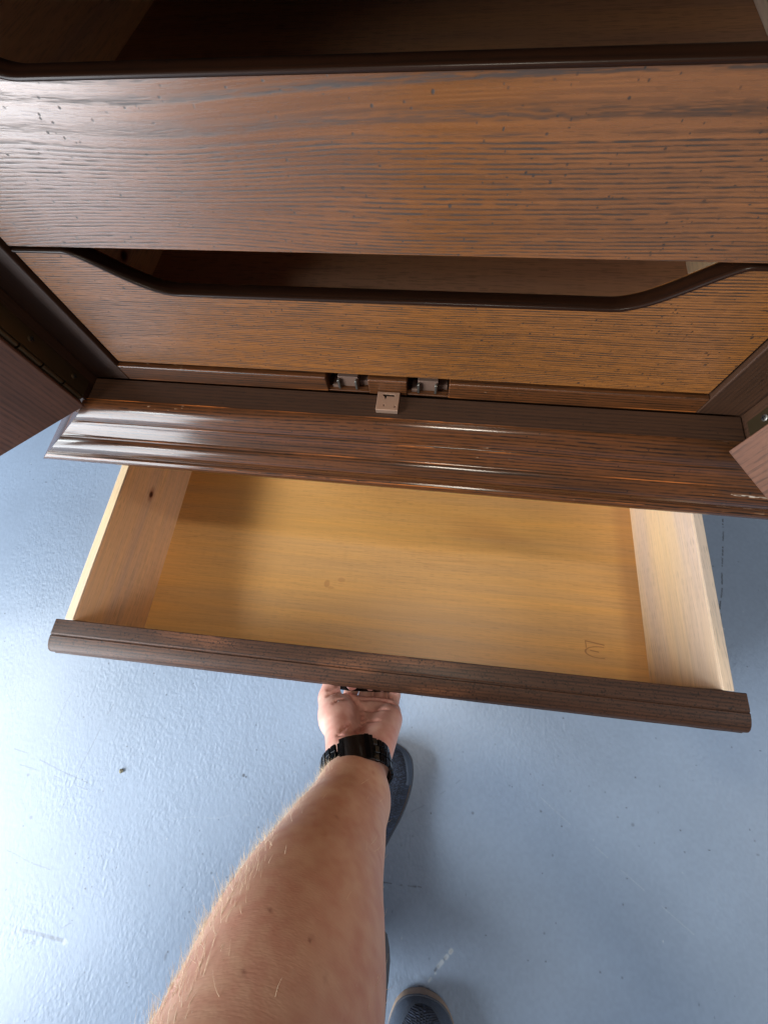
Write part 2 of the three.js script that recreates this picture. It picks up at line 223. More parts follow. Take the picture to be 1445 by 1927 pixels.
// face frame: stiles and a rail with two notches for the catches
for (const s of [-1, 1]) mesh('stile', box(Math.min(s * 0.2936, s * AE), LEDGE, -0.02, Math.max(s * 0.2936, s * AE), 1.62, 0, 0.0014, 'y'), mDark, cab);
const notch = [[-0.066, -0.0232], [0.0162, 0.0577]], cuts = [-0.2936, notch[0][0], notch[0][1], notch[1][0], notch[1][1], 0.2936];
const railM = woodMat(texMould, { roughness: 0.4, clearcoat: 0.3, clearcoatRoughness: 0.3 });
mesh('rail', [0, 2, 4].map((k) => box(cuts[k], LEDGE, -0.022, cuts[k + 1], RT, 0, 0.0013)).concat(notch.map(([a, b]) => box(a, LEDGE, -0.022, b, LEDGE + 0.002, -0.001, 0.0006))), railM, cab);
for (const [a, b] of notch) {
  const c = mesh('catch', box(a + 0.0005, LEDGE + 0.0025, -0.0215, b - 0.0005, RT - 0.0005, -0.0185, 0.0003), mHole, cab, undefined);
  const w = b - a, x0 = a + w * 0.25, x1 = a + w * 0.74;
  mesh('catch_body', [box(x0, LEDGE + 0.0025, -0.0175, x1, RT - 0.004, -0.006, 0.0008), box(a + w * 0.1, LEDGE + 0.0022, -0.017, x0 - 0.0004, LEDGE + 0.006, -0.004, 0.0006), box(x1 + 0.0004, LEDGE + 0.0022, -0.017, b - 0.0012, LEDGE + 0.009, -0.009, 0.0006)], mPlastic, c);
  mesh('catch_roller', [x0 + 0.001, x1 - 0.002].map((x) => box(x - 0.0013, LEDGE + 0.0024, -0.0058, x + 0.0013, RT - 0.006, -0.0022, 0.0008)), mSteel, c);
}
mesh('ledge', box(-AE, LEDGE - 0.018, 0.0005, AE, LEDGE - 0.0006, 0.0279, 0.0008), mDark, cab);
{ // strike plate on the ledge: a folded copper-coloured plate with a T-shaped slot
  const sh = new THREE.Shape(); const w = 0.0108, d = 0.0105; sh.moveTo(-w, -d); sh.lineTo(w, -d); sh.lineTo(w, d); sh.lineTo(-w, d); sh.closePath();
  const sl = new THREE.Path(); sl.moveTo(-0.0058, 0.0086); sl.lineTo(0.0066, 0.0086); sl.lineTo(0.0066, 0.0054); sl.lineTo(-0.0012, 0.0054); sl.lineTo(-0.0026, 0.0012); sl.lineTo(-0.0044, 0.0054); sl.lineTo(-0.0058, 0.0054); sl.closePath(); sh.holes.push(sl);
  for (const [x, y] of [[-0.0034, -0.0052], [0.0078, -0.0062]]) { const h = new THREE.Path(); h.absellipse(x, y, 0.0009, 0.0019, 0, 6.283, false, 0); sh.holes.push(h); }
  const g = new THREE.ExtrudeGeometry(sh, { depth: 0.001, bevelEnabled: true, bevelThickness: 0.0005, bevelSize: 0.0005, bevelSegments: 2 }); g.rotateX(-Math.PI / 2); g.translate(-0.0022, LEDGE + 0.0045, 0.0117);
  const p = mesh('strike_plate', [g, box(-0.0132, LEDGE - 0.0004, 0.0215, 0.0088, LEDGE + 0.0047, 0.0225, 0.0004), box(-0.0132, LEDGE - 0.0004, 0.001, -0.0122, LEDGE + 0.0047, 0.0213, 0.0004), box(0.0078, LEDGE - 0.0004, 0.001, 0.0088, LEDGE + 0.0047, 0.0213, 0.0004)], mCopper, cab, 'worn copper coloured strike plate with slots');
  mesh('plate_hollow', box(-0.0118, LEDGE - 0.0002, 0.0014, 0.0074, LEDGE + 0.002, 0.0212, 0.0004), mHole, p);
}
// base moulding: profile (z, y), mitred at the corners with short returns
{
  const P = [[0.028, 0.4077], [0.0335, 0.4071], [0.0385, 0.4048], [0.0425, 0.401], [0.0452, 0.3958], [0.0462, 0.3905], [0.0462, 0.3892], [0.0478, 0.3888], [0.0486, 0.3862], [0.0502, 0.3822], [0.0526, 0.3778], [0.0552, 0.3746], [0.0556, 0.3736], [0.0576, 0.3732], [0.0582, 0.3712], [0.0622, 0.3706], [0.066, 0.3678], [0.0688, 0.3632], [0.0698, 0.358], [0.069, 0.3525], [0.0676, 0.3485], [0.0676, 0.346], [0.0704, 0.3452], [0.0724, 0.3432], [0.073, 0.3395], [0.0724, 0.3355], [0.07, 0.3312], [0.0665, 0.3297], [0.03, 0.3297]];
  const len = [0]; for (let i = 1; i < P.length; i++) len.push(len[i - 1] + Math.hypot(P[i][0] - P[i - 1][0], P[i][1] - P[i - 1][1]));
  const XY = [[0.4077, 0.338], [0.4008, 0.3434], [0.3906, 0.357], [0.374, 0.38], [0.367, 0.393], [0.3558, 0.408], [0.339, 0.4305], [0.3297, 0.44]], X = (y) => { for (let i = 1; i < XY.length; i++) if (y >= XY[i][0]) { const [a, b] = [XY[i - 1], XY[i]]; return mix(a[1], b[1], (a[0] - y) / (a[0] - b[0])); } return 0.44; };
  const XS = []; for (let i = 0; i <= 40; i++) XS.push(-1 + i / 20);
  const ding = (x, i) => 0.00016 * (vn(x * 60, i * 0.6) - 0.5) * (i > 3 && i < 27 ? 1 : 0);
  const front = grid(P.map(([z, y], i) => XS.map((t) => V(t * X(y), y + ding(t * 0.44, i), z + ding(t * 0.44 + 9, i)))), (i, j, p) => [p.x, len[i]]);
  // hard creases: unsmoothed normals at the steps come from splitting the strip there
  const splits = [0, 6, 8, 13, 14, 21, 22, P.length - 1], parts = [];
  for (let k = 0; k < splits.length - 1; k++) { const a = splits[k], b = splits[k + 1]; parts.push(grid(P.slice(a, b + 1).map(([z, y], i) => XS.map((t) => V(t * X(y), y + ding(t * 0.44, i + a), z + ding(t * 0.44 + 9, i + a)))), (i, j, p) => [p.x, len[i + a]])); }
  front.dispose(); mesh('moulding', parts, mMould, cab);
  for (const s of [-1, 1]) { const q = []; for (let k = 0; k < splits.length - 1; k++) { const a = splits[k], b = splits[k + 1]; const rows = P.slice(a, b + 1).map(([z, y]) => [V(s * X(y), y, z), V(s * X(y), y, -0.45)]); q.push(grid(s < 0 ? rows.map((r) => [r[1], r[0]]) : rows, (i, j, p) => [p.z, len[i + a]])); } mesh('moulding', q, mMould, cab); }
  mesh('moulding_core', [box(-AE, 0.331, -0.44, AE, 0.388, 0.0295, 0.001)], mDark, cab);
}
// carcass
for (const s of [-1, 1]) {
  mesh('side_panel', box(Math.min(s * (AE + 0.001), s * SO), 0.331, -0.45, Math.max(s * (AE + 0.001), s * SO), 1.64, 0.0305, 0.0015, 'y'), mDark, cab);
  mesh('plinth_side', box(Math.min(s * 0.437, s * 0.4545) * 0.96, 0.004, -0.44, Math.max(s * 0.437, s * 0.4545) * 0.96, 0.331, -0.1, 0.0015, 'z'), mDark, cab);
  mesh('partition', box(Math.min(s * 0.2912, s * 0.3335), 0.4, -0.45, Math.max(s * 0.2912, s * 0.3335), 1.62, -0.0205, 0.001, 'y'), mInner, cab);
}
mesh('back_panel', box(-0.4, 0.02, -0.46, 0.4, 1.64, -0.451, 0.001, 'y'), mInner, cab);
mesh('shelf_or_light_block', box(-0.2905, 0.705, -0.45, 0.2905, 0.72, -0.006, 0.0012), mDark, cab);  // unseen board added to block light and keep the upper drawer cavity dark
mesh('top_panel', box(-0.37, 1.641, -0.45, 0.37, 1.67, 0.03, 0.002), mDark, cab);
mesh('shelf_or_light_block', box(-0.2905, 0.395, -0.44, 0.2905, 0.4055, -0.0225, 0.001), mInner, cab);

// doors on piano hinges
function door(s, x, z, dx, dz, label) {
  const pivot = new THREE.Group(), ang = Math.atan2(-dz, dx);
  const m = mesh('door', box(0, 0.4097, -0.0105, 0.335, 1.6, 0.0105, 0.0012, 'y', s * 0.21, s * 0.13), mDoor, cab, label);
  const n = V(dx, 0, dz).normalize(), inn = V(-s * Math.abs(n.z), 0, Math.abs(n.x)); // inner face normal
  m.position.set(x - inn.x * 0.0105, 0, z - inn.z * 0.0105); m.rotation.y = ang;
  const h = new THREE.Group(); h.name = numbered('hinge'); cab.add(h);
  mesh('hinge_leaf', box(Math.min(s * AE, s * (AE - 0.0016)), 0.414, 0.011, Math.max(s * AE, s * (AE - 0.0016)), 1.6, 0.0295, 0.0005, 'y'), mBronze, h);
  const kn = []; for (let k = 0; k < 46; k++) { const c = new THREE.CylinderGeometry(0.0031, 0.0031, 0.0235, 10); c.translate(s * (AE - 0.0006), 0.428 + k * 0.0255, 0.0328); kn.push(c); } mesh('hinge_knuckle', kn, mBronze, h);
  for (let k = 0; k < 6; k++) {
    const hd = new THREE.SphereGeometry(0.0037, 14, 8, 0, 6.2832, 0, 1.1); hd.scale(1, 0.45, 1); hd.rotateZ(s * Math.PI / 2); hd.translate(s * (AE - 0.0012), 0.433 + k * 0.052, 0.019);
    const sl = [box(-0.0003, -0.0022, -0.0006, 0.0003, 0.0022, 0.0006, 0.0001), box(-0.0003, -0.0006, -0.0022, 0.0003, 0.0006, 0.0022, 0.0001)].map((g) => { g.translate(s * (AE - 0.00318), 0.433 + k * 0.052, 0.019); return g; });
    const sc = mesh('screw', hd, s < 0 ? mBronze : mSteel, h); void sc; mesh('screw_slot', sl, mHole, h);
  }
}
door(-1, -0.3306, 0.04, -1, 1, 'brown oak door swung wide open, nearer the bright floor');
door(1, 0.3144, 0.041, 0.465, 0.885, 'reddish brown oak door swung open');

// ---------------------------------------------------------------- open bottom drawer (slightly askew)
const DR = new THREE.Group(); void DR;
const dBI = 0.4157, dYB = 0.0517, dYT = 0.2081, dZ = 0.2475, dZ0 = -0.15;
const bot = mesh('drawer', box(-dBI - 0.004, dYB - 0.006, dZ0, dBI + 0.004, dYB, dZ - 0.0005, 0.0005), mBottom, cab, 'long pale bottom drawer pulled open by the hand'); bot.position.x = -0.011; bot.rotation.y = 0.0195;
mesh('side_panel', box(-dBI - 0.0125, dYB - 0.012, dZ0, -dBI, dYT, dZ - 0.0004, 0.0012, 'z'), mSideShaded, bot, 'shaded inner side of drawer with a knot');
mesh('side_panel', box(dBI, dYB - 0.012, dZ0, dBI + 0.0125, dYT, dZ - 0.0004, 0.0022, 'z'), mSide, bot, 'bright pale side of drawer');
for (const s of [-1, 1]) { const g = box(Math.min(s * dBI, s * (dBI + 0.0125)), dYT + 0.0003, dZ0, Math.max(s * dBI, s * (dBI + 0.0125)), dYT + 0.0026, dZ - 0.0004, 0.0012, 'z'); mesh('side_edge', g, mSide, bot); }
mesh('back_panel', box(-dBI, dYB + 0.0004, dZ0, dBI, dYT - 0.01, dZ0 + 0.012, 0.001), mSide, bot);
{ // moulded cap on the drawer front
  const P = [[0.2475, 0.196], [0.2475, 0.2082], [0.2483, 0.209], [0.2655, 0.2092], [0.2672, 0.2088], [0.2678, 0.2078], [0.2686, 0.2078], [0.2698, 0.2088], [0.276, 0.2084], [0.2825, 0.2066], [0.2868, 0.204], [0.2895, 0.2003], [0.2904, 0.1965], [0.2898, 0.1935], [0.2884, 0.1922], [0.2884, 0.1908], [0.2912, 0.1902], [0.2918, 0.1885], [0.2908, 0.1868], [0.286, 0.1862], [0.282, 0.186]];
  const C = 0.442, len = [0]; for (let i = 1; i < P.length; i++) len.push(len[i - 1] + Math.hypot(P[i][0] - P[i - 1][0], P[i][1] - P[i - 1][1]));
  const XS = []; for (let i = 0; i <= 60; i++) XS.push(-1 + i / 30);
  const wob = (x, i) => 0.0004 * (vn(x * 70 + 4, i * 0.5) - 0.5) * (i > 2 && i < 18 ? 1 : 0);
  const parts = [], sp = [0, 1, 5, 6, 7, 14, 15, P.length - 1];
  for (let k = 0; k < sp.length - 1; k++) { const a = sp[k], b = sp[k + 1]; parts.push(grid(P.slice(a, b + 1).map(([z, y], i) => XS.map((t) => V(t * C, y + wob(t * C, i + a), z + wob(t * C + 7, i + a)))), (i, j, p) => [p.x, len[i + a]])); }
  const end = new THREE.Shape(); P.forEach(([z, y], i) => i ? end.lineTo(z, y) : end.moveTo(z, y)); end.closePath();
  for (const s of [-1, 1]) { const g = new THREE.ExtrudeGeometry(end, { depth: 0.0015, bevelEnabled: false }); g.rotateY(-Math.PI / 2); g.translate(s > 0 ? C : -C + 0.0015, 0, 0); parts.push(g); }
  mesh('front_cap', parts, mCap, bot, 'dark moulded cap of the drawer front with fine speckles');
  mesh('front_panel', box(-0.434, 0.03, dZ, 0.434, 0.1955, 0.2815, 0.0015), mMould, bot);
}

// ---------------------------------------------------------------- hand frame (camera pixels only locate it in the world)
const E = 1; void E;
const El = V(-0.0067, 0.4686, 0.4483);
const camR = V(0.9901, -0.0678, -0.1230), camU = V(-0.0905, 0.3615, -0.9280), camB = V(0.1074, 0.9299, 0.3518), C0 = V(0.0487, 0.7583, 0.2623);
const at = (px, py, d) => C0.clone().addScaledVector(camR, (px - 722.5) / 768.65 * d).addScaledVector(camU, -(py - 963.5) / 768.65 * d).addScaledVector(camB, -d);
const Wr = at(670, 1440, 0.445), Mc = at(692, 1333, 0.55);
const Fd = Mc.clone().sub(Wr).normalize(), Ld = camR.clone().negate(); Ld.addScaledVector(Fd, -Ld.dot(Fd)).normalize();
const Nd = Fd.clone().cross(Ld).normalize(); if (Nd.z > 0) Nd.negate();
const hp = (l, f, n) => Mc.clone().addScaledVector(Ld, l).addScaledVector(Fd, f).addScaledVector(Nd, n);

{ // bail handle
  const pts = [hp(0.052, 0.012, 0.052), hp(0.052, 0.018, 0.034), hp(0.047, 0.021, 0.02), hp(0.03, 0.021, 0.0165), hp(-0.03, 0.021, 0.0165), hp(-0.042, 0.019, 0.018), hp(-0.048, 0.012, 0.027), hp(-0.049, 0.004, 0.052)];
  const c = new THREE.CatmullRomCurve3(pts, false, 'catmullrom', 0.35), g = [new THREE.TubeGeometry(c, 60, 0.0042, 10, false)];
  for (const q of [hp(0.052, 0.013, 0.046), hp(-0.0475, 0.002, 0.033)]) { const s = new THREE.SphereGeometry(0.009, 16, 12); s.scale(1.15, 1.1, 0.8); s.translate(q.x, q.y, q.z); g.push(s); }
  bot.updateMatrixWorld(true); const inv = bot.matrixWorld.clone(); cab.updateMatrixWorld(true); inv.copy(bot.matrixWorld).invert(); g.forEach((q) => q.applyMatrix4(inv));
  mesh('handle', g, mBlackMetal, bot, 'black metal bail handle under the fingers');
}

// ---------------------------------------------------------------- person
// round cone distance, smooth minimum, surface nets
function coneD(p, a, b, ra, rb) {
  const bx = b.x - a.x, by = b.y - a.y, bz = b.z - a.z, px = p.x - a.x, py = p.y - a.y, pz = p.z - a.z, l2 = bx * bx + by * by + bz * bz || 1e-9;
  const t = Math.max(0, Math.min(1, (px * bx + py * by + pz * bz) / l2)), dx = px - bx * t, dy = py - by * t, dz = pz - bz * t;
  return Math.sqrt(dx * dx + dy * dy + dz * dz) - (ra + (rb - ra) * t);
}
const smin = (a, b, k) => { const h = Math.max(k - Math.abs(a - b), 0) / k; return Math.min(a, b) - h * h * k * 0.25; };
const smax = (a, b, k) => -smin(-a, -b, k);
function nets(f, lo, hi, h) {
  const nx = Math.ceil((hi.x - lo.x) / h) + 1, ny = Math.ceil((hi.y - lo.y) / h) + 1, nz = Math.ceil((hi.z - lo.z) / h) + 1, F = new Float32Array(nx * ny * nz), p = V(0, 0, 0), id = (i, j, k) => (k * ny + j) * nx + i;
  for (let k = 0; k < nz; k++) for (let j = 0; j < ny; j++) for (let i = 0; i < nx; i++) { p.set(lo.x + i * h, lo.y + j * h, lo.z + k * h); F[id(i, j, k)] = f(p); }
  const vi = new Int32Array(nx * ny * nz).fill(-1), pos = [], nor = [], idx = [], e = h * 0.4;
  for (let k = 0; k < nz - 1; k++) for (let j = 0; j < ny - 1; j++) for (let i = 0; i < nx - 1; i++) {
    let n = 0, x = 0, y = 0, z = 0; const c = [];
    for (let q = 0; q < 8; q++) c.push(F[id(i + (q & 1), j + (q >> 1 & 1), k + (q >> 2))]);
    for (let q = 0; q < 8; q++) for (const b of [1, 2, 4]) if (!(q & b)) { const r = q | b; if (c[q] < 0 !== c[r] < 0) { const t = c[q] / (c[q] - c[r]); x += (q & 1) + (b === 1 ? t : 0); y += (q >> 1 & 1) + (b === 2 ? t : 0); z += (q >> 2) + (b === 4 ? t : 0); n++; } }
    if (!n) continue;
    vi[id(i, j, k)] = pos.length / 3; const P = V(lo.x + (i + x / n) * h, lo.y + (j + y / n) * h, lo.z + (k + z / n) * h); pos.push(P.x, P.y, P.z);
    const g = V(0, 0, 0), q = V(0, 0, 0); for (const a of ['x', 'y', 'z']) { q.copy(P); q[a] += e; const u = f(q); q[a] -= 2 * e; g[a] = u - f(q); } g.normalize(); nor.push(g.x, g.y, g.z);
  }
  const quad = (a, b, c, d, flip) => { if (Math.min(a, b, c, d) < 0) return; flip ? idx.push(a, c, b, a, d, c) : idx.push(a, b, c, a, c, d); };
  for (let k = 1; k < nz - 1; k++) for (let j = 1; j < ny - 1; j++) for (let i = 1; i < nx - 1; i++) {
    const s = F[id(i, j, k)] < 0;
    if (s !== F[id(i + 1, j, k)] < 0) quad(vi[id(i, j - 1, k - 1)], vi[id(i, j, k - 1)], vi[id(i, j, k)], vi[id(i, j - 1, k)], !s);
    if (s !== F[id(i, j + 1, k)] < 0) quad(vi[id(i - 1, j, k - 1)], vi[id(i - 1, j, k)], vi[id(i, j, k)], vi[id(i, j, k - 1)], !s);
    if (s !== F[id(i, j, k + 1)] < 0) quad(vi[id(i - 1, j - 1, k)], vi[id(i, j - 1, k)], vi[id(i, j, k)], vi[id(i - 1, j, k)], !s);
  }
  const g = new THREE.BufferGeometry(); g.setAttribute('position', new THREE.Float32BufferAttribute(pos, 3)); g.setAttribute('normal', new THREE.Float32BufferAttribute(nor, 3)); g.setIndex(idx); return g;
}
const person = new THREE.Group(); person.name = 'person'; person.position.set(0.05, 0, 0.7); scene.add(person);
tag(person, 'person bending down in dark trousers, bare left arm gripping the open drawer', 'person');
const toP = (g) => g.translate(-0.05, 0, -0.7);
const SHL = V(-0.12, 0.735, 0.61), SHR = V(0.25, 0.79, 0.68), HIP = V(0.07, 0.86, 1.12), NECK = V(0.07, 0.84, 0.58), HEAD = V(0.08, 1.02, 0.47);

// left arm and hand: fine grid
const arm = [[at(669, 1456, 0.436), 0.0298], [at(661, 1508, 0.392), 0.0304], [at(624, 1595, 0.335), 0.0365], [at(583, 1700, 0.284), 0.0425], [at(549, 1810, 0.247), 0.0468], [at(517, 1940, 0.216), 0.0478], [SHL.clone().lerp(El, 0.55), 0.052], [SHL, 0.066]];
const tips = [];
const fingers = [[0.031, 0.022, 0.0098], [0.0095, -0.003, 0.0102], [-0.0125, -0.0195, 0.0096], [-0.033, -0.036, 0.0085]].map(([l, lt, r], i) => {
  const s = [1, 1.06, 1, 0.85][i], sh = [0, 0.002, 0, -0.006][i];
  const j = [hp(l, -0.004 + sh, -0.001), hp(mix(l, lt, 0.4), 0.034 * s + sh, 0.006), hp(mix(l, lt, 0.8), 0.034 * s + sh, 0.031), hp(lt, 0.007 + sh, 0.0295)]; tips.push([j[3], r]);
  return { j, r };
});
const pk = (l, f, n) => hp(l, f, n);
const palm = [
  [pk(0.018, -0.1, 0.0), pk(0.03, -0.004, -0.002), 0.0155, 0.0125], [pk(0.006, -0.1, 0.0), pk(0.0095, -0.002, -0.003), 0.017, 0.013], [pk(-0.008, -0.1, 0.0), pk(-0.0125, -0.004, -0.002), 0.017, 0.013], [pk(-0.018, -0.1, 0.0), pk(-0.033, -0.01, 0), 0.0155, 0.012],
  [pk(0.018, -0.09, 0.01), pk(0.034, -0.042, 0.016), 0.0165, 0.0185], [pk(0.034, -0.042, 0.016), pk(0.026, -0.014, 0.012), 0.018, 0.01],
  [pk(0.043, -0.02, 0.014), pk(0.027, 0.004, 0.004), 0.0105, 0.0095], [pk(-0.022, -0.088, 0.008), pk(-0.031, -0.03, 0.007), 0.0165, 0.0155], [pk(0.025, -0.004, 0.006), pk(-0.028, -0.006, 0.006), 0.0105, 0.01],
];
const thumb = [[pk(0.036, -0.05, 0.014), pk(0.0475, -0.022, 0.026), 0.0165, 0.0128], [pk(0.0475, -0.022, 0.026), pk(0.0465, 0.002, 0.046), 0.0122, 0.0112], [pk(0.0465, 0.002, 0.046), pk(0.038, 0.022, 0.05), 0.0108, 0.009]];
const creases = [];                                                             // filled once the surface of the palm is known
const folds = [[0.0019, [[0.023, -0.004], [0.009, -0.018], [0.001, -0.042], [0.0, -0.066], [0.005, -0.09]]], [0.0013, [[-0.037, -0.014], [-0.016, -0.006], [0.008, -0.008]]], [0.0012, [[0.02, -0.008], [0.0, -0.022], [-0.028, -0.036]]], [0.0008, [[0.048, -0.027], [0.043, -0.022], [0.037, -0.014]]], [0.0005, [[0.047, -0.036], [0.04, -0.03], [0.034, -0.02]]], [0.0003, [[0.036, -0.05], [0.024, -0.034]]], [0.0009, [[0.012, -0.07], [0.02, -0.09]]], [0.0012, [[0.022, -0.094], [0.002, -0.099], [-0.02, -0.096]]], [0.001, [[0.02, -0.1], [0.0, -0.104], [-0.018, -0.102]]], [0.0009, [[-0.006, -0.05], [-0.02, -0.06]]]];
const cubA = at(722, 1640, 0.262), cubB = at(690, 1600, 0.26);
function handBase(p) {
  let d = 9;
  for (const [a, b, ra, rb] of palm) d = smin(d, coneD(p, a, b, ra, rb), 0.012);
  let t = 9; for (const [a, b, ra, rb] of thumb) t = smin(t, coneD(p, a, b, ra, rb), 0.008); d = smin(d, t, 0.009);
  for (const { j, r } of fingers) { let q = 9; for (let k = 0; k < 3; k++) q = smin(q, coneD(p, j[k], j[k + 1], r * (1 - 0.06 * k), r * (0.95 - 0.06 * k)), 0.004); d = smin(d, q, 0.0035); }
  return d;
}
for (const [r, line] of folds) {                                                // lay each fold on the skin, looking along the palm normal
  const on = line.map(([l, f]) => { let n = 0.07; for (let i = 0; i < 60; i++) { const d = handBase(hp(l, f, n)); if (d < 0.0002) break; n -= d * 0.9; } return hp(l, f, n); });
  const c = new THREE.CatmullRomCurve3(on), q = c.getPoints(on.length * 2); for (let i = 1; i < q.length; i++) creases.push([q[i - 1], q[i], r]);
}
function handD(p) {
  let d = handBase(p);
  if (d < 0.01) for (const [a, b, r] of creases) d = smax(d, -coneD(p, a, b, r, r), 0.0038);
  return d;
}
function armD(p) {
  let d = 9; for (let i = 0; i < arm.length - 1; i++) d = smin(d, coneD(p, arm[i][0], arm[i + 1][0], arm[i][1], arm[i + 1][1]), 0.03);
  d = smax(d, -coneD(p, cubA, cubB, 0.0012, 0.0006), 0.006);
  return d;
}
const skinD = (p) => { const a = armD(p); if (p.distanceTo(Mc) > 0.16) return a; return smin(a, handD(p), 0.016); };
const armGeo = nets(skinD, V(-0.2, 0.09, 0.25), V(0.085, 0.62, 0.6), 0.0026);
{ // colour of skin: warmer palm, tan arm, moles and freckles
  const p = armGeo.attributes.position, col = [], uv = [], r = rng(91), moles = [[at(585, 1770, 0.2), 0.0009], [at(614, 1838, 0.185), 0.0009], [at(455, 1830, 0.21), 0.0012], [at(510, 1713, 0.24), 0.0009], [at(632, 1535, 0.31), 0.0007]];
  const fre = []; for (let i = 0; i < 120; i++) fre.push([arm[1][0].clone().lerp(arm[5][0], r()).add(V(r() - 0.5, r() - 0.5, r() - 0.5).multiplyScalar(0.13)), 0.0012 + r() * 0.0015]);
  const q = V(0, 0, 0), ax = arm[5][0].clone().sub(arm[0][0]).normalize();
  for (let i = 0; i < p.count; i++) {
    q.fromBufferAttribute(p, i); const t = q.clone().sub(arm[0][0]).dot(ax), palmW = 1 - sst(-0.02, 0.05, t);
    const n = fbm(q.x * 55 + q.z * 20, q.y * 55 - q.z * 30, 3) - 0.5, n2 = fbm(q.x * 190 + 3, q.y * 190 + q.z * 120, 2) - 0.5;
    let c = [mix(0.53, 0.67, palmW), mix(0.29, 0.37, palmW), mix(0.195, 0.3, palmW)]; const l = 1 + 0.22 * n + 0.16 * n2; c = [c[0] * l, c[1] * (l + 0.22 * n2 + 0.25 * n), c[2] * (l + 0.2 * n2 + 0.3 * n)];
    let near = 9; for (const [m, s] of tips) near = Math.min(near, q.distanceTo(m) / 0.016); if (near < 1) { c[1] *= mix(0.72, 1, near); c[2] *= mix(0.75, 1, near); }
    if (q.distanceTo(Mc) < 0.12) { let cr = 9; for (const [a, b] of creases) cr = Math.min(cr, coneD(q, a, b, 0, 0)); const k = 1 - sst(0.001, 0.0055, cr); c = [c[0] * (1 - 0.08 * k), c[1] * (1 - 0.2 * k), c[2] * (1 - 0.2 * k)]; }
    else { for (const [m, s] of moles) { const a = m.clone().sub(C0), b = q.clone().sub(C0), w = b.distanceTo(a.multiplyScalar(b.length() / a.length())); const k = 1 - sst(s * 0.5, s * 1.5, w); if (k > 0 && armGeo.attributes.normal.getY(i) + armGeo.attributes.normal.getZ(i) * -0.3 > -0.2) c = [c[0] * (1 - 0.5 * k), c[1] * (1 - 0.62 * k), c[2] * (1 - 0.62 * k)]; } for (const [m, s] of fre) { const k = 0.3 * (1 - sst(0.3, 1, q.distanceTo(m) / (s * 1.8))); if (k > 0) c = [c[0] * (1 - 0.5 * k), c[1] * (1 - k), c[2] * (1 - k)]; } }
    col.push(...c); const th = Math.atan2(q.clone().sub(arm[0][0]).dot(Nd), q.clone().sub(arm[0][0]).dot(Ld)); uv.push(t, th * 0.04);
  }
  armGeo.setAttribute('color', new THREE.Float32BufferAttribute(col, 3)); armGeo.setAttribute('uv', new THREE.Float32BufferAttribute(uv, 2));
}
const flatSkin = (g, c = [0.46, 0.24, 0.16]) => { const n = g.attributes.position.count, a = [], u = []; for (let i = 0; i < n; i++) { a.push(...c); u.push(g.attributes.position.getX(i), g.attributes.position.getY(i)); } g.setAttribute('color', new THREE.Float32BufferAttribute(a, 3)); g.setAttribute('uv', new THREE.Float32BufferAttribute(u, 2)); return g; };
// head, neck and right arm, all behind the camera
const EBR = V(0.37, 0.62, 0.56), WRR = V(0.27, 0.76, 0.42);
const fwd = V(0, -0.62, -0.78).normalize(), upH = V(0, 0.78, -0.62).normalize();
const hd = (x, u, f) => HEAD.clone().add(V(x, 0, 0)).addScaledVector(upH, u).addScaledVector(fwd, f);
const restD = (p) => {
  let d = coneD(p, hd(0, 0.03, -0.01), hd(0, 0.02, 0.03), 0.092, 0.082); d = smin(d, coneD(p, hd(0, -0.05, 0.03), hd(0, -0.09, 0.075), 0.06, 0.035), 0.04);
  d = smin(d, coneD(p, hd(0, 0.0, 0.1), hd(0, -0.04, 0.125), 0.009, 0.014), 0.014); for (const s of [-1, 1]) { d = smin(d, coneD(p, hd(s * 0.09, 0.01, 0), hd(s * 0.092, -0.03, 0.005), 0.012, 0.01), 0.008); d = smax(d, -coneD(p, hd(s * 0.033, 0.005, 0.12), hd(s * 0.036, 0.005, 0.12), 0.013, 0.013), 0.012); d = smin(d, coneD(p, hd(s * 0.033, 0.004, 0.092), hd(s * 0.033, 0.004, 0.093), 0.0125, 0.0125), 0.003); }
  d = smax(d, -coneD(p, hd(-0.022, -0.075, 0.118), hd(0.022, -0.075, 0.118), 0.003, 0.003), 0.005);
  d = smin(d, coneD(p, hd(0, -0.06, -0.02), NECK, 0.058, 0.062), 0.03);
  let a = smin(coneD(p, SHR, EBR, 0.062, 0.046), coneD(p, EBR, WRR, 0.046, 0.029), 0.02);
  const hw = (x, y, z) => V(WRR.x + x, WRR.y + y, WRR.z + z); a = smin(a, coneD(p, WRR, hw(-0.06, 0.035, -0.05), 0.026, 0.03), 0.02);
  for (let i = 0; i < 4; i++) { const b = hw(-0.07 + i * 0.006, 0.06 - i * 0.018, -0.055 - i * 0.002); const m = b.clone().add(V(-0.04, 0.01, -0.01)), t = m.clone().add(V(-0.012, -0.012, 0.03)); a = smin(a, smin(coneD(p, b, m, 0.0095, 0.009), coneD(p, m, t, 0.009, 0.008), 0.004), 0.005); }
  a = smin(a, smin(coneD(p, hw(-0.03, 0.02, -0.06), hw(-0.05, 0.0, -0.085), 0.014, 0.011), coneD(p, hw(-0.05, 0.0, -0.085), hw(-0.075, 0.005, -0.09), 0.011, 0.009), 0.005), 0.01);
  return Math.min(d, a);
};
const skinBump = tex(512, 512, (a, b, o) => { const x = a * 0.05, y = b * 0.05; o[0] = o[1] = o[2] = 255 * (0.6 * vn(x / 0.0008, y / 0.0008) + 0.4 * vn(x / 0.0004 + 7, y / 0.0011)); }, false); skinBump.repeat.set(20, 20);
const mSkin = new THREE.MeshPhysicalMaterial({ vertexColors: true, bumpMap: skinBump, bumpScale: 0.00007, roughness: 0.5, sheen: 0.5, sheenColor: new THREE.Color(0.9, 0.7, 0.62), sheenRoughness: 0.5 });
